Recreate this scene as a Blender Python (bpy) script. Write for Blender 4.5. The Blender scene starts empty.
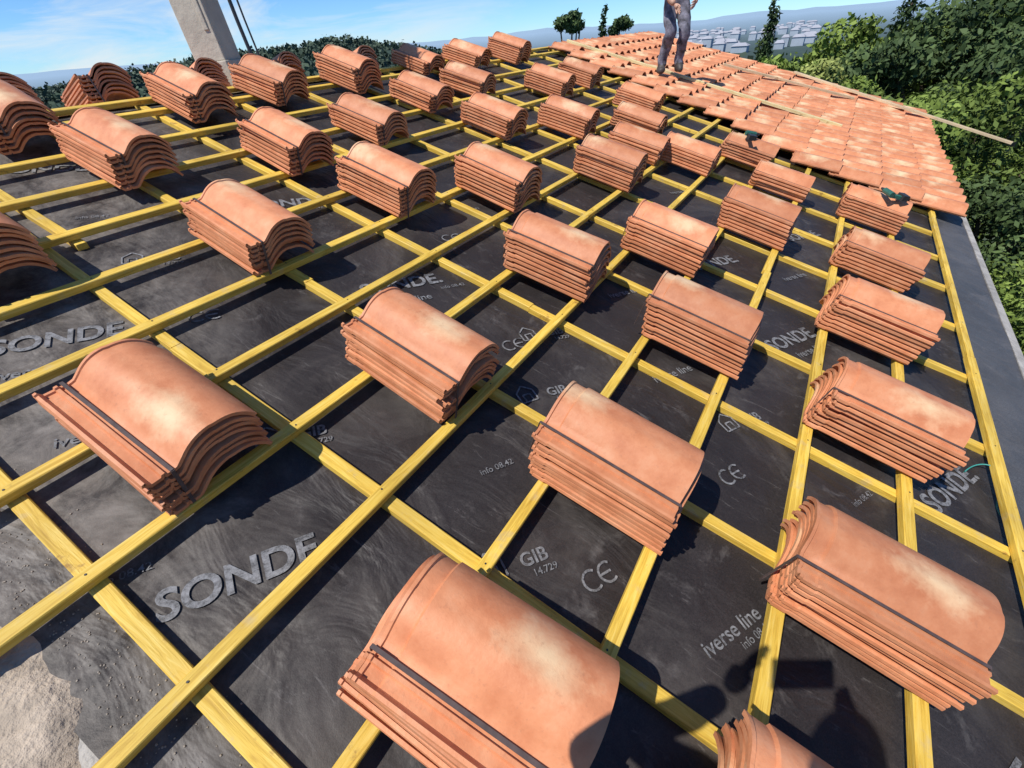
import bpy, bmesh, numpy as np, math, random
from mathutils import Matrix, Vector, noise as mnoise
random.seed(7); rng=np.random.default_rng(7)
sc=bpy.context.scene
PITCH=math.radians(15.5)
M=Matrix.Rotation(PITCH,4,'Y')
def W(p): return M@Vector(p)
# ---------------------------------------------------------------- materials
def mat(name):
    m=bpy.data.materials.new(name); m.use_nodes=True
    nt=m.node_tree; b=nt.nodes['Principled BSDF']; return m,nt,b
def N(nt,t,**k):
    n=nt.nodes.new(t)
    for a,v in k.items(): setattr(n,a,v)
    return n
def noise(nt,vec,scale,detail=3,rough=.6,dist=0):
    n=N(nt,'ShaderNodeTexNoise'); n.inputs['Scale'].default_value=scale; n.inputs['Detail'].default_value=detail
    n.inputs['Roughness'].default_value=rough; n.inputs['Distortion'].default_value=dist
    if vec is not None: nt.links.new(vec,n.inputs['Vector'])
    return n.outputs['Fac']
def ramp(nt,fac,stops):
    r=N(nt,'ShaderNodeValToRGB'); e=r.color_ramp.elements
    while len(e)<len(stops): e.new(.5)
    for i,(p,c) in enumerate(stops):
        e[i].position=p; e[i].color=(c if len(c)==4 else (*c,1)) if hasattr(c,'__len__') else (c,c,c,1)
    nt.links.new(fac,r.inputs['Fac']); return r.outputs['Color']
def mix(nt,f,a,b,mode='MIX'):
    m=N(nt,'ShaderNodeMix',data_type='RGBA',blend_type=mode)
    for s,v in((m.inputs[0],f),(m.inputs[6],a),(m.inputs[7],b)):
        if hasattr(v,'links'): nt.links.new(v,s)
        elif hasattr(v,'__len__'): s.default_value=(*v[:3],1)
        else: s.default_value=v
    return m.outputs[2]
def math_(nt,op,a,b=0,clamp=False):
    m=N(nt,'ShaderNodeMath',operation=op,use_clamp=clamp)
    for s,v in((m.inputs[0],a),(m.inputs[1],b)):
        if hasattr(v,'links'): nt.links.new(v,s)
        else: s.default_value=v
    return m.outputs[0]
def bump(nt,b,h,strength,dist=.01):
    n=N(nt,'ShaderNodeBump'); n.inputs['Strength'].default_value=strength; n.inputs['Distance'].default_value=dist
    nt.links.new(h,n.inputs['Height']); nt.links.new(n.outputs['Normal'],b.inputs['Normal'])
def objco(nt): return N(nt,'ShaderNodeTexCoord').outputs['Object']
def mapping(nt,v,sc_,rot=(0,0,0)):
    m=N(nt,'ShaderNodeMapping'); m.inputs['Scale'].default_value=sc_; m.inputs['Rotation'].default_value=rot; nt.links.new(v,m.inputs['Vector']); return m.outputs[0]
def simple(name,col,rough=.7,var=.25,scale=20,bmp=.2,metal=0):
    m,nt,b=mat(name); o=objco(nt); f=noise(nt,o,scale)
    c=ramp(nt,f,[(.3,tuple(x*(1-var) for x in col)),(.7,tuple(min(1,x*(1+var)) for x in col))])
    nt.links.new(c,b.inputs['Base Color']); b.inputs['Roughness'].default_value=rough; b.inputs['Metallic'].default_value=metal
    if bmp: bump(nt,b,noise(nt,o,scale*4),bmp)
    return m
def tile_mat(name,pale=.62):
    m,nt,b=mat(name)
    uv=N(nt,'ShaderNodeUVMap',uv_map='UVMap').outputs[0]
    at=N(nt,'ShaderNodeAttribute',attribute_name='trand'); rnd=at.outputs['Color']
    o=objco(nt)
    nz=noise(nt,o,12,4,.65)
    base=ramp(nt,nz,[(.3,(.55,.195,.085)),(.52,(.65,.260,.122)),(.75,(.70,.33,.175))])
    sep=N(nt,'ShaderNodeSeparateColor'); nt.links.new(rnd,sep.inputs[0])
    v=math_(nt,'ADD',math_(nt,'MULTIPLY',sep.outputs[0],.34),.77)
    comb=N(nt,'ShaderNodeCombineColor'); [nt.links.new(v,comb.inputs[i]) for i in range(3)]
    base=mix(nt,1.0,base,comb.outputs[0],'MULTIPLY')
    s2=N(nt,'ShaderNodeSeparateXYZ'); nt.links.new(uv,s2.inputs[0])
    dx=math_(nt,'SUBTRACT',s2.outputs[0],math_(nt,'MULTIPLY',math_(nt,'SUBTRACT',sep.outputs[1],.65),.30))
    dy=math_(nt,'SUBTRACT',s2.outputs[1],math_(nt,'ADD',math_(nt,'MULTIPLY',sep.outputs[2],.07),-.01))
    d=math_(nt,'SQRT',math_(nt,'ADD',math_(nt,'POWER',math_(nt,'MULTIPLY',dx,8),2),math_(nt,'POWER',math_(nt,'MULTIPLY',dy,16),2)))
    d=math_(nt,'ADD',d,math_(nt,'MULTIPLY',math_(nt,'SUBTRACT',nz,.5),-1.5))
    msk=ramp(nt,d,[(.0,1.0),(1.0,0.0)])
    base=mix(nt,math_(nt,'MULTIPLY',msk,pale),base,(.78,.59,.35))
    f2=noise(nt,o,70,4,.7)
    base=mix(nt,ramp(nt,f2,[(.58,0.0),(.76,.45)]),base,(.36,.155,.085))
    nt.links.new(base,b.inputs['Base Color']); b.inputs['Roughness'].default_value=.55
    b.inputs['Specular IOR Level'].default_value=.4
    bump(nt,b,f2,.25,.004)
    return m
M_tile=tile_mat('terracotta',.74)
def membrane_mat(name,dust=1.0,base=((.019,.0155,.015),(.036,.030,.029))):
    m,nt,b=mat(name); o=objco(nt)
    c=ramp(nt,noise(nt,o,3,3),[(.3,base[0]),(.7,base[1])])
    fib=noise(nt,o,300,2,.7); c=mix(nt,1,c,ramp(nt,fib,[(.3,.65),(.7,1.45)]),'MULTIPLY')
    d=ramp(nt,noise(nt,o,1.6,6,.68,.6),[(.5,0.0),(.72,.28)])
    sx=N(nt,'ShaderNodeSeparateXYZ'); nt.links.new(o,sx.inputs[0])
    near=N(nt,'ShaderNodeMapRange'); nt.links.new(math_(nt,'ADD',sx.outputs[1],math_(nt,'MULTIPLY',math_(nt,'ADD',sx.outputs[0],1.6),.55)),near.inputs[0])
    near.inputs[1].default_value=.25; near.inputs[2].default_value=-.35; near.inputs[3].default_value=.0; near.inputs[4].default_value=.9
    g=noise(nt,o,7,8,.75,.4)
    dd=math_(nt,'ADD',math_(nt,'MULTIPLY',d,dust),math_(nt,'MULTIPLY',near.outputs[0],ramp(nt,g,[(.38,0.05),(.65,1.0)])),True)
    c=mix(nt,dd,c,(.22,.195,.17))
    c=mix(nt,ramp(nt,g,[(.57,0.0),(.70,.36)]),c,(.18,.165,.155))
    sc1=noise(nt,mapping(nt,o,(3,16,1),(0,0,.5)),2.2,6,.75,1.0)
    c=mix(nt,ramp(nt,sc1,[(.60,0.0),(.69,.38)]),c,(.20,.185,.175))
    nt.links.new(c,b.inputs['Base Color']); b.inputs['Roughness'].default_value=.55
    b.inputs['Specular IOR Level'].default_value=.35
    h=math_(nt,'ADD',math_(nt,'MULTIPLY',noise(nt,mapping(nt,o,(2,3.5,1)),1.6,4,.52,.8),2.6),math_(nt,'MULTIPLY',fib,.06))
    bump(nt,b,h,.45,.02)
    return m
M_mem=membrane_mat('membrane_black'); M_gut=membrane_mat('bitumen_strip',.8,((.05,.05,.052),(.09,.088,.09)))
m,nt,b=mat('membrane_print'); o=objco(nt)
nt.links.new(ramp(nt,noise(nt,o,34,6,.85),[(.38,(.045,.043,.043)),(.52,(.19,.19,.195)),(.72,(.34,.34,.35))]),b.inputs['Base Color']); b.inputs['Roughness'].default_value=.7; M_ink=m
def wood(name,axis,cols):
    m,nt,b=mat(name); o=objco(nt)
    s=(4,60,60) if axis=='X' else (60,4,60)
    g=noise(nt,mapping(nt,o,s),1.5,4,.65,.8)
    c=ramp(nt,g,[(.28,cols[0]),(.5,cols[1]),(.72,cols[2])])
    big=ramp(nt,noise(nt,o,2.3,2),[(.3,.76),(.7,1.12)]); c=mix(nt,1,c,big,'MULTIPLY')
    kn=noise(nt,o,13,5,.65); c=mix(nt,ramp(nt,kn,[(.63,0.0),(.71,.75)]),c,(.26,.13,.03))
    c=mix(nt,ramp(nt,kn,[(.28,.6),(.42,0.0)]),c,(.50,.39,.21))
    nt.links.new(c,b.inputs['Base Color']); b.inputs['Roughness'].default_value=.62
    bump(nt,b,g,.4,.004); return m
YC=((.50,.29,.03),(.74,.485,.065),(.84,.61,.15))
M_wy=wood('batten_wood','Y',YC); M_wx=wood('counter_batten_wood','X',YC)
M_plank=wood('plank_wood','X',((.50,.36,.2),(.62,.47,.28),(.7,.56,.36)))
M_conc=simple('rough_concrete',(.36,.34,.31),.9,.3,9,.8)
M_pillar=simple('pillar_concrete',(.50,.45,.36),.9,.15,5,.5)
M_wall=simple('wall_render',(.55,.47,.36),.9,.1,4,.3)
M_black=simple('black_plastic',(.03,.03,.033),.5,.2,20,0)
M_strap=simple('strap_grey',(.085,.06,.055),.55,.3,30,0)
M_grey=simple('workwear_grey',(.16,.155,.19),.85,.6,11,.4)
M_grey2=simple('workwear_dark',(.09,.09,.10),.85,.3,14,.3)
M_skin=simple('skin',(.50,.29,.20),.55,.06,20,0)
M_hair=simple('hair',(.03,.02,.015),.6,.3,80,.3)
M_boot=simple('boots',(.06,.05,.045),.6,.3,20,.1)
M_teal=simple('teal_cord',(.05,.30,.26),.5,.1,20,0)
M_green=simple('green_tool',(.03,.12,.09),.5,.2,20,0)
M_white=simple('eye_white',(.8,.8,.78),.3,.02,20,0)
# ---------------------------------------------------------------- mesh helpers
def link(o): sc.collection.objects.link(o); return o
def mesh_obj(name,verts,faces,mats,roof=True,midx=None,smooth=False,sharp=None,parent=None):
    me=bpy.data.meshes.new(name); me.from_pydata([tuple(v) for v in verts],[],[tuple(f) for f in faces])
    for m_ in mats: me.materials.append(m_)
    if midx is not None: me.polygons.foreach_set('material_index',np.array(midx,dtype=np.int32))
    if smooth:
        me.polygons.foreach_set('use_smooth',np.ones(len(me.polygons),bool))
        if sharp: me.set_sharp_from_angle(angle=math.radians(sharp))
    me.update(); o=link(bpy.data.objects.new(name,me))
    if parent is not None: o.parent=parent
    elif roof: o.matrix_world=M
    return o
class B:
    def __init__(s): s.v=[];s.f=[];s.m=[]
    def box(s,a,b,m=0):
        i=len(s.v); x0,y0,z0=a;x1,y1,z1=b
        s.v+=[(x0,y0,z0),(x1,y0,z0),(x1,y1,z0),(x0,y1,z0),(x0,y0,z1),(x1,y0,z1),(x1,y1,z1),(x0,y1,z1)]
        s.f+=[(i,i+3,i+2,i+1),(i+4,i+5,i+6,i+7),(i,i+1,i+5,i+4),(i+1,i+2,i+6,i+5),(i+2,i+3,i+7,i+6),(i+3,i,i+4,i+7)]; s.m+=[m]*6
    def bar(s,p,q,w,h,m=0,ch=.0025,up=Vector((0,0,1))):
        p=Vector(p);q=Vector(q);d=(q-p).normalized();r=d.cross(up).normalized();u=r.cross(d).normalized()
        prof=[(-w/2,0),(w/2,0),(w/2,h-ch),(w/2-ch,h),(-w/2+ch,h),(-w/2,h-ch)]
        i=len(s.v)
        for c in(p,q):
            for a,b in prof: s.v.append(tuple(c+r*a+u*b))
        n=6
        for k in range(n):
            k2=(k+1)%n; s.f.append((i+k,i+k2,i+n+k2,i+n+k)); s.m.append(m)
        s.f.append(tuple(i+k for k in range(n))[::-1]); s.f.append(tuple(i+n+k for k in range(n))); s.m+=[m,m]
    def cyl(s,p,q,r0,r1,n=8,m=0):
        p=Vector(p);q=Vector(q);d=(q-p).normalized();a=d.orthogonal().normalized();b=d.cross(a);i=len(s.v)
        for c,r in((p,r0),(q,r1)):
            for k in range(n):
                t=2*math.pi*k/n; s.v.append(tuple(c+a*math.cos(t)*r+b*math.sin(t)*r))
        for k in range(n):
            k2=(k+1)%n; s.f.append((i+k,i+k2,i+n+k2,i+n+k)); s.m.append(m)
        s.f.append(tuple(i+k for k in range(n))[::-1]); s.f.append(tuple(i+n+k for k in range(n))); s.m+=[m,m]
    def obj(s,name,mats,**k): return mesh_obj(name,s.v,s.f,mats,midx=s.m,**k)
# ---------------------------------------------------------------- roof
ZM=-.058
RX=-4.98
Y0,Y1=-.17,11.3
a2=2*PITCH
def far(d,y,z):
    return (RX-d*math.cos(a2)+z*-math.sin(a2), y, -d*math.sin(a2)+z*math.cos(a2))
mesh_obj('roof_deck',[(RX,-2.2,-.062),(.30,-2.2,-.062),(.30,Y1,-.062),(RX,Y1,-.062),far(5.2,-2.2,-.062),far(5.2,Y1,-.062),
   (RX,-2.2,-.26),(.30,-2.2,-.26),(.30,Y1,-.26),(RX,Y1,-.26),far(5.2,-2.2,-.26),far(5.2,Y1,-.26)],
   [(0,1,2,3),(4,0,3,5),(6,9,8,7),(10,11,9,6),(0,6,7,1),(1,7,8,2),(2,8,9,3),(0,4,10,6),(3,9,11,5),(4,5,11,10)],[M_conc])
def sheet(name,x0,x1,y0,y1,z,mt,nx,ny,amp):
    vs=[];fs=[]
    for j in range(ny+1):
        for i in range(nx+1):
            x=x0+(x1-x0)*i/nx;y=y0+(y1-y0)*j/ny
            zz=z+amp*(mnoise.noise(Vector((x*2.1,y*3.1,3)))+.5*mnoise.noise(Vector((x*6,y*5,9))))
            if j==0: y+=.03*mnoise.noise(Vector((x*3,0,0)))
            vs.append((x,y,zz))
    for j in range(ny):
        for i in range(nx):
            k=j*(nx+1)+i; fs.append((k,k+1,k+nx+2,k+nx+1))
    return mesh_obj(name,vs,fs,[mt],smooth=True)
mem=sheet('roof_membrane',RX,.04,Y0,Y1,ZM,M_mem,110,230,.0015)
mesh_obj('far_slope_membrane',[far(0,Y0,-.055),far(5.2,Y0,-.055),far(5.2,Y1,-.055),far(0,Y1,-.055)],[(0,3,2,1)],[M_mem])
sheet('eave_flashing_strip',.035,.335,Y0,Y1+.0,ZM+.008,M_gut,8,160,.004)
kb=B(); kb.box((.30,-2.2,-.26),(.345,Y1,-.045)); kb.obj('eave_kerb',[M_conc])
bb=B(); wA,hA=.039,.027
def run_y(x,ya,yb):
    y=ya
    while y<yb-.02:
        ln=random.choice([2.4,3.1,3.9]) ; e=min(y+ln,yb); j0=random.uniform(-.007,.007);j1=random.uniform(-.007,.007)
        bb.bar((x+j0,y,-hA+random.uniform(-.001,.001)),(x+j1,e-.003,-hA),wA*random.uniform(.88,1.08),hA,0); y=e
def run_x(y,xa,xb):
    x=xa
    while x<xb-.02:
        ln=random.choice([2.2,3.0,3.7]); e=min(x+ln,xb); j=random.uniform(-.008,.008)
        bb.bar((x,y+j,-2*hA-.0035),(e-.003,y-j,-2*hA-.0035),wA*random.uniform(.92,1.1),hA,1); x=e
for a in range(0,14):
    x=-.36*a
    if a==13: x=-4.72
    run_y(x,(-.6 if a==5 else -.42 if a>5 else -.15),Y1)
run_y(RX+.06,-.14,Y1)
for k in range(0,20): run_x(k*.5556,RX+.03,.03)
bb.bar((-4.6,.62,-2*hA-.004),(-3.55,.66,-2*hA-.004),wA,hA,1)
for d in np.arange(.1,5.1,.36):
    p=far(d,-.1,-.027);q=far(d,Y1,-.027); bb.bar(p,q,wA,hA,0,up=Vector((-math.sin(a2),0,math.cos(a2))))
bb.obj('roof_battens',[M_wy,M_wx])
nb=B()
for a in range(0,13):
    for k in range(0,10):
        x=-.36*a+random.uniform(-.006,.006); y=k*.5556+random.uniform(-.006,.006)
        nb.cyl((x,y,-.001),(x,y,.0012),.003,.0028,6)
nb.obj('batten_nails',[M_black])
# ---------------------------------------------------------------- tile mesh
L,Wd,TH=.436,.297,.0105
prof=[(-.148,.004),(-.1465,.014),(-.139,.016),(-.134,.006),(-.130,.0),(-.108,.0),(-.105,.007),(-.097,.0075),(-.094,.0),(-.076,.0),(-.070,.0015)]
yc,hw,hb=.040,.107,.059
for i in range(1,18):
    s=-1+2*i/18
    z=hb*(1-abs(s)**2.5)
    prof.append((yc+hw*s,z+(.0015 if s<0 else -.001)))
prof+=[(.1475,-.003)]
prof=np.array(prof)
def tile_arrays():
    st=[(0,.90,.004),(.018,.90,.004),(.024,.90,-.001),(.108,.90,-.001),(.120,1.0,0),(.5,1.01,0),(.97,1.04,0),(1.0,1.05,-.001)]
    top=[];bot=[]
    n=len(prof)
    for u,s_,dz in st:
        y=prof[:,0].copy(); z=prof[:,1].copy()
        msk=y>-.072
        y[msk]=yc+(y[msk]-yc)*(.93+.07*(s_-.9)/.15 if s_<1 else 1.0); z[msk]*=s_
        z[~msk]-= .003*(1 if u<.12 else 0)
        P=np.stack([np.full(n,(u-.5)*L),y,z+dz],1)
        ty=np.gradient(y);tz=np.gradient(z);ln=np.hypot(ty,tz)+1e-9
        nrm=np.stack([np.zeros(n),-tz/ln,ty/ln],1)
        top.append(P); bot.append(P-nrm*TH)
    ns=len(st); T=np.concatenate(top);Bt=np.concatenate(bot); V=np.concatenate([T,Bt]); o=ns*n; F=[]
    for s in range(ns-1):
        for i in range(n-1):
            a=s*n+i; F.append((a,a+n,a+n+1,a+1)); F.append((o+a,o+a+1,o+a+n+1,o+a+n))
    for s in range(ns-1):
        a=s*n; F.append((a,o+a,o+a+n,a+n)); a=s*n+n-1; F.append((a,a+n,o+a+n,o+a))
    for i in range(n-1):
        F.append((i,i+1,o+i+1,o+i)); a=(ns-1)*n+i; F.append((a,o+a,o+a+1,a+1))
    return V,np.array(F)
TV,TF=tile_arrays()
def build_tiles(name,xforms,mats):
    vs=[];fs=[];uv=[];rn=[]
    for k,X in enumerate(xforms):
        A=np.array(X); vs.append(TV@A[:3,:3].T+A[:3,3]); fs.append(TF+k*len(TV)); uv.append(TV[:,:2]); rn.append(np.tile(rng.random(3),(len(TV),1)))
    V=np.concatenate(vs);F=np.concatenate(fs);U=np.concatenate(uv);C=np.concatenate(rn)
    me=bpy.data.meshes.new(name); me.vertices.add(len(V)); me.vertices.foreach_set('co',V.astype(np.float32).ravel())
    me.loops.add(F.size); me.loops.foreach_set('vertex_index',F.astype(np.int32).ravel())
    me.polygons.add(len(F)); me.polygons.foreach_set('loop_start',np.arange(0,F.size,4,dtype=np.int32))
    me.polygons.foreach_set('use_smooth',np.ones(len(F),bool))
    me.update(calc_edges=True); me.validate()
    ul=me.uv_layers.new(name='UVMap'); ul.data.foreach_set('uv',U[F.ravel()].astype(np.float32).ravel())
    ca=me.color_attributes.new('trand','FLOAT_COLOR','POINT'); ca.data.foreach_set('color',np.concatenate([C,np.ones((len(V),1))],1).astype(np.float32).ravel())
    me.set_sharp_from_angle(angle=math.radians(35))
    for m_ in mats: me.materials.append(m_)
    o=link(bpy.data.objects.new(name,me)); o.matrix_world=M
    return o
PT=.0216
def stack(X,Y,n=8,yaw=None,frame=None,strap=True,drift=None):
    yaw=random.gauss(0,.03) if yaw is None else yaw
    dx=random.gauss(0,.0026) if drift is None else drift; dy=random.gauss(0,.0016)
    xs=[]
    for k in range(n):
        T=Matrix.Translation((X+dx*(k-n/2)+random.gauss(0,.005),Y+dy*(k-n/2)+random.gauss(0,.0035),.0115+k*PT))@Matrix.Rotation(yaw+random.gauss(0,.012),4,'Z')
        if frame is not None: T=frame@T
        xs.append(T)
    o=build_tiles('roof_tile_stack',xs,[M_tile])
    if strap:
        s=B(); T=xs[-1]
        pts=[(-L/2-.009,-.085,-n*PT+.01),(-L/2-.006,-.085,.005),(L/2+.004,-.083,.003),(L/2+.009,-.083,-n*PT+.01)]
        P=[T@Vector(p) for p in pts]
        for i in range(3):
            a,b_=P[i],P[i+1]
            s.bar(a,b_,.009,.0022,0,.0004,up=(Vector((0,0,1)) if i==1 else Vector((-1 if i==0 else 1,0,.01))))
        st_=mesh_obj('strap',s.v,s.f,[M_strap],roof=False); st_.parent=o
    return o
ST=[(-2.38,.32,7),(-2.03,.99,8),(-1.29,1.01,8),(-.55,1.07,8),(-3.08,1.11,7),(-2.0,1.95,8),(-1.27,1.94,8),(-.52,1.89,8),(-1.63,2.61,8),(-.55,2.69,8),
(-.53,3.54,7),(-1.28,3.44,8),(-2.69,2.46,8),(-3.04,1.90,8),(-3.74,1.83,7),(-2.33,3.37,8),(-4.06,1.12,7),(-3.80,2.53,6),(-4.06,3.38,6),(-3.37,3.43,7),(-3.03,4.07,7),
(-2.38,4.08,6),(-1.99,4.30,6),(-1.26,4.50,5),(-.57,4.55,7),(-1.64,5.01,6),(-4.68,2.45,7),(-4.64,1.85,7),(-4.66,3.18,8),(-4.80,4.20,5),(-4.12,4.11,6),(-4.71,5.73,8),(-3.72,4.98,7),
(-3.75,5.75,7),(-2.9,5.48,7),(-2.62,4.74,6),(-4.76,4.95,6),(-1.31,.32,8),(-3.56,.35,8),(-4.66,.93,7),(-.60,.42,8)]
for i_,(x,y,n) in enumerate(ST): stack(x,y,n,strap=i_!=40)
FR=Matrix.Translation((RX,0,0))@Matrix.Rotation(-a2,4,'Y')
for d,y in((.35,1.62),(.35,1.1),(.4,3.0),(.4,3.9),(.4,2.3),(1.2,1.6),(1.2,3.1)): stack(-d,y,8,frame=FR)
# ---------------------------------------------------------------- laid tiles
xs=[]
for r in range(0,15):
    x=-.36*r+.02
    if x<RX+.1: break
    ystart=5.62+ (0 if r<4 else (.28*(r-3) if r<6 else .75+.12*(r-6)))
    y=ystart
    while y<Y1+.02:
        T=Matrix.Translation((x+random.gauss(0,.006),y+random.gauss(0,.003),.026))@Matrix.Rotation(math.radians(4.2)*-1+random.gauss(0,.006),4,'Y')@Matrix.Rotation(random.gauss(0,.009),4,'Z')
        xs.append(T); y+=.25
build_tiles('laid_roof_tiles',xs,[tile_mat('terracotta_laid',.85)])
pb=B(); pb.bar((-4.75,7.36,.085),(-.95,7.42,.085),.05,.03,0)
pb.obj('loose_batten',[wood('batten_pale','X',((.6,.48,.2),(.72,.6,.3),(.8,.68,.4)))])
pb=B(); pb.bar((-1.95,10.95,.10),(1.26,9.9,.12),.10,.03,0); pb.obj('loose_plank',[M_plank])
pb=B(); pb.bar((-2.9,9.4,.10),(-.9,9.9,.10),.045,.03,0); pb.obj('loose_plank',[M_plank])
# ---------------------------------------------------------------- prints
def text(body,x,y,size,ang,bold=.025):
    c=bpy.data.curves.new('print','FONT'); c.body=body; c.size=size; c.offset=size*bold; c.resolution_u=6
    t=bpy.data.objects.new('print',c); link(t)
    dg=bpy.context.evaluated_depsgraph_get(); me=bpy.data.meshes.new_from_object(t.evaluated_get(dg)); bpy.data.objects.remove(t)
    me.materials.clear(); me.materials.append(M_ink)
    o=link(bpy.data.objects.new('printed_text',me)); o.parent=mem
    o.matrix_local=Matrix.Translation((x,y,ZM+.0045))@Matrix.Rotation(math.radians(ang),4,'Z')
A0=62
def block(x,y,kind):
    R_=Matrix.Rotation(math.radians(A0),3,'Z')
    if kind==0: text('SONDE.',x,y,.108,A0)
    if kind==1:
        text('GIB',x,y,.055,A0-6,.02); text('14.729',x+.04,y+.0,.028,A0-6,.01)
        hb_=B(); c=Vector((x-.04,y-.07,ZM+.0035))
        pts=[(-.035,0),(-.035,.05),(0,.08),(.035,.05),(.035,0),(-.035,0)]
        for p,q in list(zip(pts,pts[1:]))+[((-.015,.0),(-.015,.035)),((.015,0),(.015,.035)),((-.015,.035),(.015,.035))]: hb_.bar(c+R_@Vector((*p,0)),c+R_@Vector((*q,0)),.006,.001,0,.0002)
        o=mesh_obj('printed_logo',hb_.v,hb_.f,[M_ink],roof=False); o.parent=mem
    if kind==2:
        hb_=B(); c=Vector((x,y,ZM+.0035)); r=.028
        for ox in(0,.055):
            pts=[(ox+r+r*math.cos(t),r+r*math.sin(t)) for t in np.linspace(.9,2*math.pi-.9,14)]
            for p,q in zip(pts,pts[1:]): hb_.bar(c+R_@Vector((*p,0)),c+R_@Vector((*q,0)),.007,.001,0,.0002)
        hb_.bar(c+R_@Vector((.055,r,0)),c+R_@Vector((.055+r*1.4,r,0)),.007,.0012,0,.0002)
        o=mesh_obj('printed_mark',hb_.v,hb_.f,[M_ink],roof=False); o.parent=mem
    if kind==3: text('iverse line',x,y,.055,A0,.01)
    if kind==4: text('info 08.42',x,y,.030,A0,.003)
for (x,y,k) in [(-1.98,.02,0),(-2.16,-.02,4),(-1.36,.63,1),(-1.17,.68,2),(-3.12,.17,0),(-2.99,.14,3),(-.22,1.70,0),(-1.42,2.72,0),(-.92,1.30,2),(-.92,1.66,1),
   (-.84,.72,3),(-.76,.80,4),(-.22,1.36,1),(-.20,.62,0),(-.10,.66,3),(-2.55,1.22,0),(-2.43,1.22,3),(-2.34,1.50,4),(-1.88,1.35,2),(-1.80,1.56,1),(-3.45,1.35,0),
   (-3.3,1.52,4),(-1.62,.80,4),(-2.15,.55,1),(-1.70,2.05,3),(-1.55,2.2,4),(-.9,2.25,0),(-.78,2.3,3),(-.22,2.9,3),(-.25,3.2,0),(-3.55,2.1,0),(-2.95,2.75,0),(-2.2,2.6,3),(-1.0,3.7,0),(-1.9,3.7,3),(-4.2,2.1,3),(-4.4,.7,0),(-3.8,.75,4),
   (-.5,1.52,4),(-1.25,2.35,1),(-2.6,1.85,2),(-2.86,.66,2),(-.95,3.05,3),(-3.3,.8,1),(-2.62,.12,3),(-1.62,1.25,1),(-2.75,2.2,4),(-1.3,1.62,3)]:
    block(x,y,k)
vs=[];fs=[]
nx,ny=80,50
for j in range(ny+1):
    for i in range(nx+1):
        x=-3.4+1.95*i/nx; y=-.95+.93*j/ny
        edge=-.10+.10*mnoise.noise(Vector((x*3.2,1,0)))+.05*mnoise.noise(Vector((x*11,4,0)))+.02*mnoise.noise(Vector((x*31,7,0)))-.16*max(0,(x+1.98)/.4)
        t=max(0,min(1,(edge-y)/.10)); t=t*t*(3-2*t)
        z=-.070+t*(.024+.018*mnoise.noise(Vector((x*9,y*9,0)))+.010*mnoise.noise(Vector((x*33,y*33,5))))
        vs.append((x,y,z))
for j in range(ny):
    for i in range(nx):
        k=j*(nx+1)+i; fs.append((k,k+1,k+nx+2,k+nx+1))
mesh_obj('mortar_bed',vs,fs,[simple('mortar',(.44,.36,.275),.95,.3,14,.9)],smooth=True)
cr=B()
for i in range(420):
    x=random.uniform(-2.7,-1.6); y=-.13+abs(random.gauss(0,.07)); r=random.uniform(.0008,.0028)
    cr.cyl((x,y,ZM),(x+r*.3,y,ZM+r*1.1),r,r*.6,5)
cr.obj('mortar_crumbs',[simple('mortar_crumb',(.36,.31,.25),.95,.3,30,0)])
cu=bpy.data.curves.new('teal_cord','CURVE'); cu.dimensions='3D'; cu.bevel_depth=.0025; sp=cu.splines.new('NURBS')
pts=[(-.10,2.02,-.05),(-.05,2.12,-.05),(0,2.1,.004),(.03,2.0,-.045),(-.02,1.9,-.05),(.02,1.80,-.045),(.06,1.95,-.045),(.05,2.15,-.045)]
sp.points.add(len(pts)-1)
for p_,q in zip(sp.points,pts): p_.co=(*q,1)
sp.use_endpoint_u=True; cu.materials.append(M_teal); o=link(bpy.data.objects.new('teal_cord',cu)); o.matrix_world=M
def tool(x,y,z,rot):
    s=B(); s.cyl((-.09,0,.03),(.03,0,.03),.028,.026,10,0); s.cyl((.03,0,.03),(.08,0,.03),.02,.008,10,1)
    s.bar((-.05,0,.0),(-.075,-.11,.0),.035,.035,0,.006); s.box((-.12,-.17,0),(-.03,-.105,.05),1)
    o=s.obj('cordless_drill',[M_green,M_black],roof=False); o.matrix_world=M@Matrix.Translation((x,y,z))@Matrix.Rotation(rot,4,'Z')@Matrix.Scale(.75,4)
tool(-1.66,4.98,.195,.6); tool(-.57,4.5,.215,2.2)
# ---------------------------------------------------------------- pillar with cable
pw=B()
base=W((-5.40,2.62,-.35))
def pr(z0,z1,w0,w1,d0,d1,m=0):
    i=len(pw.v)
    for z,w,d in((z0,w0,d0),(z1,w1,d1)):
        pw.v+= [(-w/2,-d/2,z),(w/2,-d/2,z),(w/2,d/2,z),(-w/2,d/2,z)]
    pw.f+=[(i,i+3,i+2,i+1),(i+4,i+5,i+6,i+7)]+[(i+k,i+(k+1)%4,i+4+(k+1)%4,i+4+k) for k in range(4)]; pw.m+=[m]*6
pr(0,.36,.36,.30,.34,.28,0); pr(.36,3.2,.26,.22,.22,.20,0); pr(3.2,3.28,.32,.32,.3,.3,0)
for k in range(6): pw.box((.06,-.119,.55+k*.45),(.10,-.105,.80+k*.45),0)
po=pw.obj('concrete_pillar',[M_pillar],roof=False); po.matrix_world=Matrix.Translation(base)@Matrix.Rotation(.45,4,'Z')@Matrix.Rotation(-.05,4,'Y')
bm=po.modifiers.new('bev','BEVEL'); bm.width=.012; bm.segments=2; bm.limit_method='ANGLE'
cb=B(); q=[base+Vector(v) for v in((.30,.10,.25),(.25,.10,.6),(.20,.10,1.1),(.15,.08,1.8),(.12,.08,3))]
for a,b_ in zip(q,q[1:]): cb.cyl(a,b_,.014,.014,8)
q=[p+Vector((.05,.03,0)) for p in q]
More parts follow.
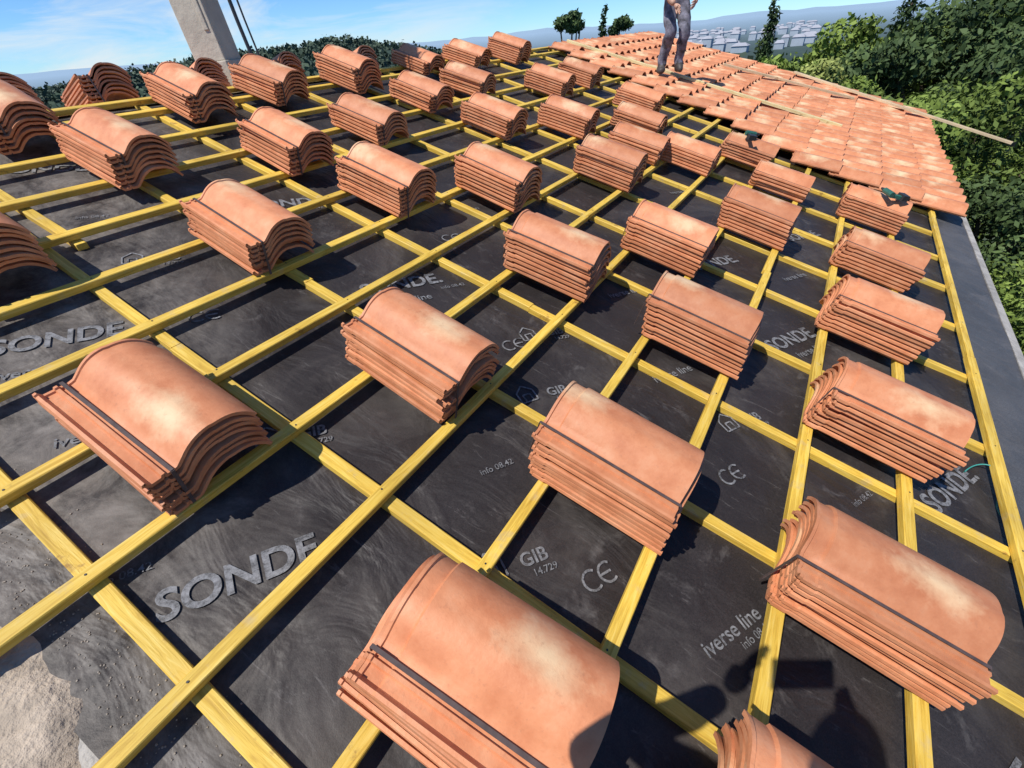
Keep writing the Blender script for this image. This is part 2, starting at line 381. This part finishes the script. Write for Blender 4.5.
for a,b_ in zip(q,q[1:]): cb.cyl(a,b_,.007,.007,8)
cb.obj('black_cable',[M_black],roof=False)
mb=B(); p0=W((-5.9,1.35,-.6)); mb.cyl(p0,p0+Vector((0,0,.75)),.006,.005); p=p0+Vector((0,0,.72))
for k in range(4): mb.cyl(p+Vector((-.0,-.08+.012*k,-.035*k)),p+Vector((0,.08-.012*k,-.035*k)),.003,.003,5)
mb.obj('tv_antenna',[M_black],roof=False)
GZ=-5.2
e1=W((.24,0,-.2)); rd=W((RX,0,-.2)); wv=W(far(5.0,0,-.2))
ya,yb=-2.1,Y1-.1
vs=[]
for y in(ya,yb): vs+=[(e1.x,y,GZ-1),(wv.x,y,GZ-1),(wv.x,y,wv.z-.02),(rd.x,y,rd.z-.02),(e1.x,y,e1.z-.02)]
mesh_obj('house_walls',vs,[(0,1,2,3,4),(9,8,7,6,5),(0,4,9,5),(1,6,7,2)],[M_wall],roof=False)
# ---------------------------------------------------------------- people
M_lips=simple('lips',(.4,.16,.13),.5,.05,20,0)
def blend_fig(name,J,E,loc,rotz,zones,head,face_dir,hands,mats,scale=1.0):
    names=list(J); idx={n:i for i,n in enumerate(names)}
    me=bpy.data.meshes.new(name); me.from_pydata([J[n][0] for n in names],[(idx[a],idx[b_]) for a,b_ in E],[])
    o=link(bpy.data.objects.new(name+'_tmp',me))
    sk=o.modifiers.new('s','SKIN'); sk.use_smooth_shade=True
    for n,i in idx.items():
        r=J[n][1]; r=(r,r) if not hasattr(r,'__len__') else r
        me.skin_vertices[0].data[i].radius=r
        me.skin_vertices[0].data[i].use_root=(n=='pelvis')
    su=o.modifiers.new('u','SUBSURF'); su.levels=2; su.render_levels=2
    dg=bpy.context.evaluated_depsgraph_get(); bm_=bpy.data.meshes.new_from_object(o.evaluated_get(dg)); bpy.data.objects.remove(o)
    bm_.materials.clear()
    for m_ in mats: bm_.materials.append(m_)
    for p in bm_.polygons: p.material_index=zones(p.center); p.use_smooth=True
    for v in bm_.vertices:
        if zones(v.co)!=2: v.co+=v.normal*.018*mnoise.noise(v.co*13)
    body=link(bpy.data.objects.new(name,bm_))
    body.matrix_world=Matrix.Translation(loc)@Matrix.Rotation(rotz,4,'Z')@Matrix.Scale(scale,4)
    for (wrist,dirv,side) in hands:
        w=Vector(wrist);d=Vector(dirv).normalized();s=Vector(side).normalized();n=d.cross(s)
        hv=[];he=[];hr=[]
        def add(p,r): hv.append(tuple(p));hr.append(r);return len(hv)-1
        for f,(off,ln) in enumerate(((-.030,.066),(-.010,.075),(.010,.072),(.029,.058))):
            a=add(w+d*.035+s*off*.6,.013); b1=add(w+d*.085+s*off,.0105); c1=add(w+d*(.085+ln*.5)+s*off*1.1+n*.012,.0088); e_=add(w+d*(.085+ln*.85)+s*off*1.1+n*.034,.0075)
            he+=[(a,b1),(b1,c1),(c1,e_)]
        a=add(w+d*.02-s*.012,.014);b1=add(w+d*.05-s*.042+n*.01,.011);c1=add(w+d*.085-s*.055+n*.024,.009); he+=[(a,b1),(b1,c1)]
        p0=add(w,.022); p1=add(w+d*.045,.03); p2=add(w+d*.075,.028); he+=[(p0,p1),(p1,p2)]
        hm=bpy.data.meshes.new('hand'); hm.from_pydata(hv,he,[]); ho=link(bpy.data.objects.new('hand',hm)); hk=ho.modifiers.new('s','SKIN'); hk.use_smooth_shade=True
        for i,r in enumerate(hr): hm.skin_vertices[0].data[i].radius=(r,r)
        for i in (0,4,8,12,16,19): hm.skin_vertices[0].data[i].use_root=True
        ho.modifiers.new('u','SUBSURF').levels=1; hm.materials.append(M_skin); ho.parent=body
    hc=Vector(head); fd=Vector(face_dir).normalized(); sd=fd.cross(Vector((0,0,1))).normalized(); up=sd.cross(fd)
    bm2=bmesh.new(); bmesh.ops.create_uvsphere(bm2,u_segments=28,v_segments=20,radius=1)
    for v in bm2.verts:
        x,y,z=v.co
        X=x*.077*(1-.22*max(0,-z)); Y=y*.098*(1-.12*max(0,-z)); Z=z*.12
        if y>0:
            Y+=.022*math.exp(-((x/.16)**2+((z+.12)/.22)**2))
            Y-=.010*(math.exp(-(((abs(x)-.38)/.18)**2+((z-.08)/.14)**2)))
            Y+=.006*math.exp(-((x/.3)**2+((z+.48)/.08)**2)); Y+=.008*math.exp(-((x/.3)**2+((z+.85)/.15)**2))
        if abs(x)>.9: X*=1+.12*math.exp(-((y/.15)**2+(z/.25)**2))
        v.co=hc+sd*X+fd*Y+up*Z
    hme=bpy.data.meshes.new('head'); bm2.to_mesh(hme)
    hme.materials.append(M_skin);hme.materials.append(M_hair)
    for p in hme.polygons:
        r=p.center-hc; p.use_smooth=True; yy=r.dot(fd);zz=r.dot(up)
        p.material_index=1 if (zz>.06 or (yy<-.0 and zz>-.03) or (yy<.03 and zz>.03)) else 0
    ho=link(bpy.data.objects.new('head',hme)); ho.parent=body
    eb=B()
    for sgn in(-1,1):
        c=hc+sd*.03*sgn+fd*.084+up*.01; eb.cyl(c,c+fd*.006,.010,.006,10,0); eb.cyl(c+fd*.006,c+fd*.0075,.005,.004,8,1)
    mc=hc+fd*.097-up*.057; eb.bar(mc-sd*.022,mc+sd*.022,.006,.004,2,.001)
    eo=eb.obj('face',[M_white,M_black,M_lips],roof=False); eo.parent=body
    return body
def std():
    J={'pelvis':((0,0,.95),(.15,.115)),'waist':((0,.01,1.08),(.145,.105)),'chest':((0,.02,1.28),(.17,.12)),'upper':((0,.0,1.40),(.15,.10)),'neck':((0,.0,1.49),.056),'neck2':((0,.02,1.57),.055)}
    for s,n in((-1,'l'),(1,'r')):
        J['hip'+n]=((.09*s,0,.88),(.100,.107));J['knee'+n]=((.11*s,.03*(1 if s>0 else .3),.49),.078);J['calf'+n]=((.115*s,-.005,.36),.074);J['ank'+n]=((.12*s,-.02,.10),.058);J['toe'+n]=((.14*s,.14,.045),(.042,.035));J['heel'+n]=((.12*s,-.04,.045),.042)
        J['sh'+n]=((.185*s,0,1.41),.066)
    J['ell']=((-.27,.02,1.13),.052);J['wrl']=((-.16,.24,1.08),.036);J['elr']=((.27,.0,1.13),.052);J['wrr']=((.20,.22,1.0),.036)
    E=[('pelvis','waist'),('waist','chest'),('chest','upper'),('upper','neck'),('neck','neck2')]
    for n in'lr': E+=[('pelvis','hip'+n),('hip'+n,'knee'+n),('knee'+n,'calf'+n),('calf'+n,'ank'+n),('ank'+n,'toe'+n),('ank'+n,'heel'+n),('upper','sh'+n),('sh'+n,'el'+n),('el'+n,'wr'+n)]
    return J,E
J,E=std()
# knees bent, trunk leaning forward, hands working low in front of the hips
for n in J:
    (x,y,z),r=J[n]
    if z>.8: z-=.13; 
    if z>.85: y+=.42*(z-.82)-.04
    J[n]=((x,y,z),r)
for n,dy,dz in(('kneel',.20,-.03),('kneer',.14,-.03),('calfl',.14,-.02),('calfr',.06,0),('ankl',.05,0),('toel',.05,0),('heell',.05,0)):
    (x,y,z),r=J[n]; J[n]=((x*.8,y+dy,z+dz),r)
J['ell']=((-.25,.18,.92),.052);J['wrl']=((-.13,.36,.80),.036);J['elr']=((.26,.14,.92),.052);J['wrr']=((.14,.34,.76),.036)
def zon(c):
    if c[2]<.13: return 3
    if c[2]>1.38: return 2
    if c[1]>.27 and c[2]>.66 and c[2]<.9: return 2
    return 0 if c[2]>.80 else 1
M_camo=simple('workwear_trousers',(.15,.145,.18),.85,.75,13,.4)
wk=blend_fig('construction_worker',J,E,W((-3.15,7.22,.10)),math.radians(215),zon,(0,.36,1.50),(0,1,-.7),
   [((-.13,.36,.80),(.4,.5,-.4),(0,0,1)),((.14,.34,.76),(-.35,.6,-.4),(0,0,1))],[M_grey,M_camo,M_skin,M_boot],scale=.92)
camR=W((-1.2925,.0915,1.1729))
J,E=std()
for n in J:
    (x,y,z),r=J[n]
    if z>1.0: y+=.35*(z-1.0)/.5
    J[n]=((x,y,z*.92),r)
J['elr']=((.32,.42,1.14),.047);J['wrr']=((.12,.54,1.24),.034);J['ell']=((-.32,.42,1.10),.047);J['wrl']=((-.20,.54,1.24),.034)
def zon2(c):
    if c[2]<.12: return 3
    if c[2]>1.40: return 2
    if c[1]>.48 and abs(c[0])<.30 and c[2]>1.05: return 2
    return 0 if c[2]>.88 else 1
blend_fig('photographer',J,E,W((-.88,-.56,-.06)),math.radians(0),zon2,(0,.38,1.50),(0,1,-.5),
   [((-.20,.54,1.24),(.1,.3,.3),(0,.3,1)),((.12,.56,1.24),(-.5,.3,.3),(0,.3,1))],[M_grey2,M_grey2,M_skin,M_boot])
# ---------------------------------------------------------------- terrain
def gz(x,y):
    d=math.hypot(x-(-4),y-5); az=math.degrees(math.atan2(x,y))
    z=GZ-.045*max(0,d-14) if d<500 else GZ-21.9
    def g(a,w): return math.exp(-((az-a)/w)**2)
    hill=(25*g(-47,12)+19*g(-64,12)+12*g(-90,20))*math.exp(-((d-380)/150)**2)*.85
    z+=hill*(1+.10*mnoise.noise(Vector((az*.25,d*.01,0))))
    if d>700: z+= (38+36*mnoise.noise(Vector((az*.09,1,0)))+14*mnoise.noise(Vector((az*.4,2,0))))*min(1,max(0,(d-1800)/1400))
    if d>25: z+=1.2*mnoise.noise(Vector((x*.02,y*.02,0)))
    return z
vs=[];fs=[];na=240
rad=[0]+list(np.geomspace(6,5200,80))
for r in rad:
    for k in range(na):
        t=2*math.pi*k/na; x=-2+r*math.sin(t); y=3+r*math.cos(t); vs.append((x,y,gz(x,y)))
for i in range(len(rad)-1):
    for k in range(na):
        k2=(k+1)%na; fs.append((i*na+k,i*na+k2,(i+1)*na+k2,(i+1)*na+k))
m,nt,bs=mat('ground_cover'); o_=objco(nt)
ln=N(nt,'ShaderNodeVectorMath',operation='LENGTH'); nt.links.new(o_,ln.inputs[0])
def mr(a,b0,b1,c0,c1):
    q=N(nt,'ShaderNodeMapRange'); nt.links.new(a,q.inputs[0])
    for i,v in enumerate((b0,b1,c0,c1)): q.inputs[i+1].default_value=v
    return q.outputs[0]
gn=noise(nt,o_,.09,7,.7)
c=ramp(nt,gn,[(.35,(.035,.055,.02)),(.5,(.07,.085,.035)),(.68,(.18,.15,.09))])
forest=ramp(nt,gn,[(.35,(.014,.026,.014)),(.65,(.035,.055,.028))])
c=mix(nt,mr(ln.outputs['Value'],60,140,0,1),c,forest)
c=mix(nt,mr(ln.outputs['Value'],450,2600,.08,.92),c,(.28,.39,.50))  # aerial haze painted into the ground colour, stronger with distance
nt.links.new(c,bs.inputs['Base Color']); bs.inputs['Roughness'].default_value=1; bs.inputs['Specular IOR Level'].default_value=0
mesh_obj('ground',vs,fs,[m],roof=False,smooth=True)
# ---------------------------------------------------------------- foliage
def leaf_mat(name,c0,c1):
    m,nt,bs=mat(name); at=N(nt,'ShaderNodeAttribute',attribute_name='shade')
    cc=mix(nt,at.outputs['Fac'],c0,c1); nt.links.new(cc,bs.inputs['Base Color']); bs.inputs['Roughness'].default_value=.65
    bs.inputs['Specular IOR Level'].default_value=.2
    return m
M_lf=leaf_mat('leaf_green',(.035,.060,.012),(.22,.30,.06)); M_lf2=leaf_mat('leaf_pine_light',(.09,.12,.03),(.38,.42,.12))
M_lf3=leaf_mat('leaf_dark',(.018,.036,.014),(.10,.15,.05)); M_lf4=leaf_mat('leaf_olive',(.05,.07,.03),(.25,.28,.11))
M_lfar=leaf_mat('leaf_far_hazed',(.032,.052,.038),(.085,.12,.075))  # far foliage, with haze mixed into its base colours
M_bark=simple('bark',(.11,.08,.055),.95,.4,12,.8)
def leaves(name,lobes,n,leaf,lm,trunks=(),flat=.5):
    lob=np.array([(*c,*r) for c,r in lobes]); wgt=lob[:,3]*lob[:,4]+lob[:,4]*lob[:,5]; wgt/=wgt.sum()
    k=rng.choice(len(lob),n,p=wgt); d=rng.normal(size=(n,3)); d/=np.linalg.norm(d,axis=1)[:,None]
    rr=.5+.55*rng.random(n)**.6
    P=lob[k,:3]+d*lob[k,3:]*rr[:,None]
    P+=rng.normal(size=(n,3))*leaf*.6
    nr=d+rng.normal(size=(n,3))*.8; nr/=np.linalg.norm(nr,axis=1)[:,None]
    a=np.cross(nr,rng.normal(size=(n,3))); a/=np.linalg.norm(a,axis=1)[:,None]+1e-9; b_=np.cross(nr,a)
    s=leaf*(.5+rng.random(n))[:,None]; a=a*s; b_=b_*s*flat
    V=np.stack([P-a,P+b_,P+a,P-b_],1).reshape(-1,3); F=np.arange(4*n).reshape(-1,4)
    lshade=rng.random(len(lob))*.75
    sh=np.clip(lshade[k]+.45*(rr-.8)+.22*d[:,2]+rng.random(n)*.28-.08,0,1)  # painted shading: inner leaves darker, upper ones lighter, plus random tone
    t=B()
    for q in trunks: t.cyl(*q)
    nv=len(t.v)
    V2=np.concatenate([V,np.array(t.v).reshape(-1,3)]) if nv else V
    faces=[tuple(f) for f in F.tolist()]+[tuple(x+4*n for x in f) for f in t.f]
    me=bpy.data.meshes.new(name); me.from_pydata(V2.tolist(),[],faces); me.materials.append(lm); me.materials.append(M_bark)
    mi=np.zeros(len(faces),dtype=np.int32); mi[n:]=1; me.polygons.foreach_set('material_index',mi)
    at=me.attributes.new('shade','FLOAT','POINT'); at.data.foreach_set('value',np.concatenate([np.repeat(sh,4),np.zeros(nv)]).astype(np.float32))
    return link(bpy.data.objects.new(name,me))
def pol(az,d): a=math.radians(az); return -1.1+d*math.sin(a), .1+d*math.cos(a)
def broad(name,az,d,top,rad_,lm,n=9000,leaf=.09,nl=26,squash=.75):
    x,y=pol(az,d); g=gz(x,y)
    h=top-g; cz=top-rad_*squash*.95; lobes=[]
    for i in range(nl):
        v=rng.normal(size=3); v/=np.linalg.norm(v); v[2]=abs(v[2])*1.2-.45; q=.45+.6*rng.random()
        c=(x+v[0]*rad_*q,y+v[1]*rad_*q,cz+v[2]*rad_*squash*q); r=rad_*(.16+.2*rng.random()); lobes.append((c,(r,r,r*.75)))
    tr=[((x,y,g-.3),(x+.1,y,g+h*.4),.035*h,.022*h)]
    for i in range(0,nl,3):
        c=lobes[i][0]; tr.append(((x+.1,y,g+h*.35),c,.015*h,.004*h,6))
    return leaves(name,lobes,n,leaf,lm,tr)
def cypress(name,az,d,top,h,r,n=4000,lm=None):
    x,y=pol(az,d); lobes=[]
    for i in range(22):
        t=i/21; rr=r*(math.sin(math.pi*min(1,(t*.85+.12)))**.7)*(1-.5*t); lobes.append(((x+rng.normal()*r*.15,y+rng.normal()*r*.15,top-h*(1-t)),(max(.08,rr),max(.08,rr),h/16)))
    return leaves(name,lobes,n,.07*d/30+.03,lm or M_lf3,[((x,y,top-h-2.5),(x,y,top-.5),.14,.03)])
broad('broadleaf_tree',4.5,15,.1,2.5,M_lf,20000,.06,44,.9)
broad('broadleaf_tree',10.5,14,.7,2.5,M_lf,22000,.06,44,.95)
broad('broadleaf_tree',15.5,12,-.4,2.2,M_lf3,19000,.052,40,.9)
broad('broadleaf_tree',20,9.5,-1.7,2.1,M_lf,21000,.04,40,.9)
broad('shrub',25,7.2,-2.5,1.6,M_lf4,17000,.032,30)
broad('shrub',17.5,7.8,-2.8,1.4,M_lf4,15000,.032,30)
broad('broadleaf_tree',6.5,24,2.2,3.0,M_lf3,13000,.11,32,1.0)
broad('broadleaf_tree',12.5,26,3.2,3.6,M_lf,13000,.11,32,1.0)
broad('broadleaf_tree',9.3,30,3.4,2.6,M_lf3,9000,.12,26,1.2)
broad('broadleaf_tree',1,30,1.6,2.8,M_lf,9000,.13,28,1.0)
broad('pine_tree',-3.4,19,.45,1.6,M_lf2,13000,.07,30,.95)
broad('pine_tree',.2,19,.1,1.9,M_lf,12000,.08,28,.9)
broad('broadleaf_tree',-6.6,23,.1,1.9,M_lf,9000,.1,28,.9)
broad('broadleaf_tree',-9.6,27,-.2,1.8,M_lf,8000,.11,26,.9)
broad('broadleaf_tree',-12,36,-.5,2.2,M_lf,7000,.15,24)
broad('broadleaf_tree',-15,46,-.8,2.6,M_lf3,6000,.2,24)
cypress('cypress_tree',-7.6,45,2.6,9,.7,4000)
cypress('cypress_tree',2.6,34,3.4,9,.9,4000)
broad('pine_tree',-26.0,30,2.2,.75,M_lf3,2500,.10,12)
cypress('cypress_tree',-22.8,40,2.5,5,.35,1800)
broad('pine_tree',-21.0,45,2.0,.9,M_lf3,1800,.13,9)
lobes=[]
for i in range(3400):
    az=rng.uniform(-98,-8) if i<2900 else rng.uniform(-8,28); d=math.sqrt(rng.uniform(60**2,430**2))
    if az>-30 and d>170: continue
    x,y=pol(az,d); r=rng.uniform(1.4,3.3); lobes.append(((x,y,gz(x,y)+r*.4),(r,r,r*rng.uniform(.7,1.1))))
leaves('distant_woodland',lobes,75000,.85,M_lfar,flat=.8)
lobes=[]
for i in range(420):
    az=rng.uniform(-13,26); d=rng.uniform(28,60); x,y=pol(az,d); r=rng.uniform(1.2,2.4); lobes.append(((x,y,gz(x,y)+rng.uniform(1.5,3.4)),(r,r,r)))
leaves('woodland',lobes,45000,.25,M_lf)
tb=B()
for i in range(170):
    az=rng.uniform(-26,-4); d=rng.uniform(600,1600); x,y=pol(az,d); z=gz(x,y); w=rng.uniform(6,16); h=rng.uniform(4,9)
    tb.box((x-w/2,y-w/2,z-2),(x+w/2,y+w/2,z+h),0)
    i0=len(tb.v); tb.v+=[(x-w*.55,y-w*.55,z+h+.02),(x+w*.55,y-w*.55,z+h+.02),(x+w*.55,y+w*.55,z+h+.02),(x-w*.55,y+w*.55,z+h+.02),(x-w*.3,y,z+h+2.5),(x+w*.3,y,z+h+2.5)]
    tb.f+=[(i0,i0+1,i0+5,i0+4),(i0+1,i0+2,i0+5),(i0+2,i0+3,i0+4,i0+5),(i0+3,i0,i0+4)]; tb.m+=[1]*4
tb.obj('distant_town',[simple('town_wall_hazed',(.38,.43,.48),.9,.1,.1,0),simple('town_roof_hazed',(.34,.35,.39),.9,.1,.1,0)],roof=False)  # blue-grey wall and roof colours have the distance haze painted in
# ---------------------------------------------------------------- light
sd=(M.to_3x3()@Vector((-.572,-.637,1.045))).normalized()
sun=bpy.data.lights.new('sun','SUN'); sun.energy=5.0; sun.angle=math.radians(.5); sun.color=(1,.96,.90)
so=link(bpy.data.objects.new('sun',sun)); so.rotation_euler=sd.to_track_quat('Z','Y').to_euler()
w=bpy.data.worlds.new('World'); sc.world=w; w.use_nodes=True; nt=w.node_tree; bg=nt.nodes['Background']
sky=N(nt,'ShaderNodeTexSky',sky_type='NISHITA'); sky.sun_disc=False; sky.sun_elevation=math.asin(sd.z); sky.sun_rotation=math.atan2(sd.x,sd.y); sky.air_density=.7; sky.dust_density=.0; sky.ozone_density=4
tc=N(nt,'ShaderNodeTexCoord').outputs['Generated']
cl=noise(nt,mapping(nt,tc,(1.5,3,12)),1.7,7,.62,.6)
cm=ramp(nt,cl,[(.42,0.0),(.66,.85)])
sx=N(nt,'ShaderNodeSeparateXYZ'); nt.links.new(tc,sx.inputs[0])
cf=math_(nt,'MULTIPLY',cm,math_(nt,'MULTIPLY',math_(nt,'ADD',sx.outputs[0],.35),-1.9,True),True)
nt.links.new(mix(nt,cf,mix(nt,1.0,sky.outputs[0],(.62,.90,1.17),'MULTIPLY'),(6.4,6.9,7.2)),bg.inputs['Color']); bg.inputs['Strength'].default_value=.125
# ---------------------------------------------------------------- camera
R=Matrix(((0.83262,0.52949,0.16241),(-0.48212,0.54861,0.68307),(0.27258,-0.64704,0.71207)))
cam=bpy.data.cameras.new('cam'); cam.sensor_width=36; cam.lens=447.08/1024*36; cam.clip_end=20000; cam.clip_start=.02
co=link(bpy.data.objects.new('cam',cam)); co.matrix_world=Matrix.Translation(camR)@(M.to_3x3()@R.transposed()).to_4x4()
sc.camera=co
pf=B(); pf.box((-.078,-.037,.012),(.078,.037,.020)); po=pf.obj('smartphone',[M_black],roof=False); po.matrix_world=co.matrix_world.copy()
sc.view_settings.view_transform='Standard'; sc.view_settings.look='None'; sc.view_settings.exposure=0
print('ok')
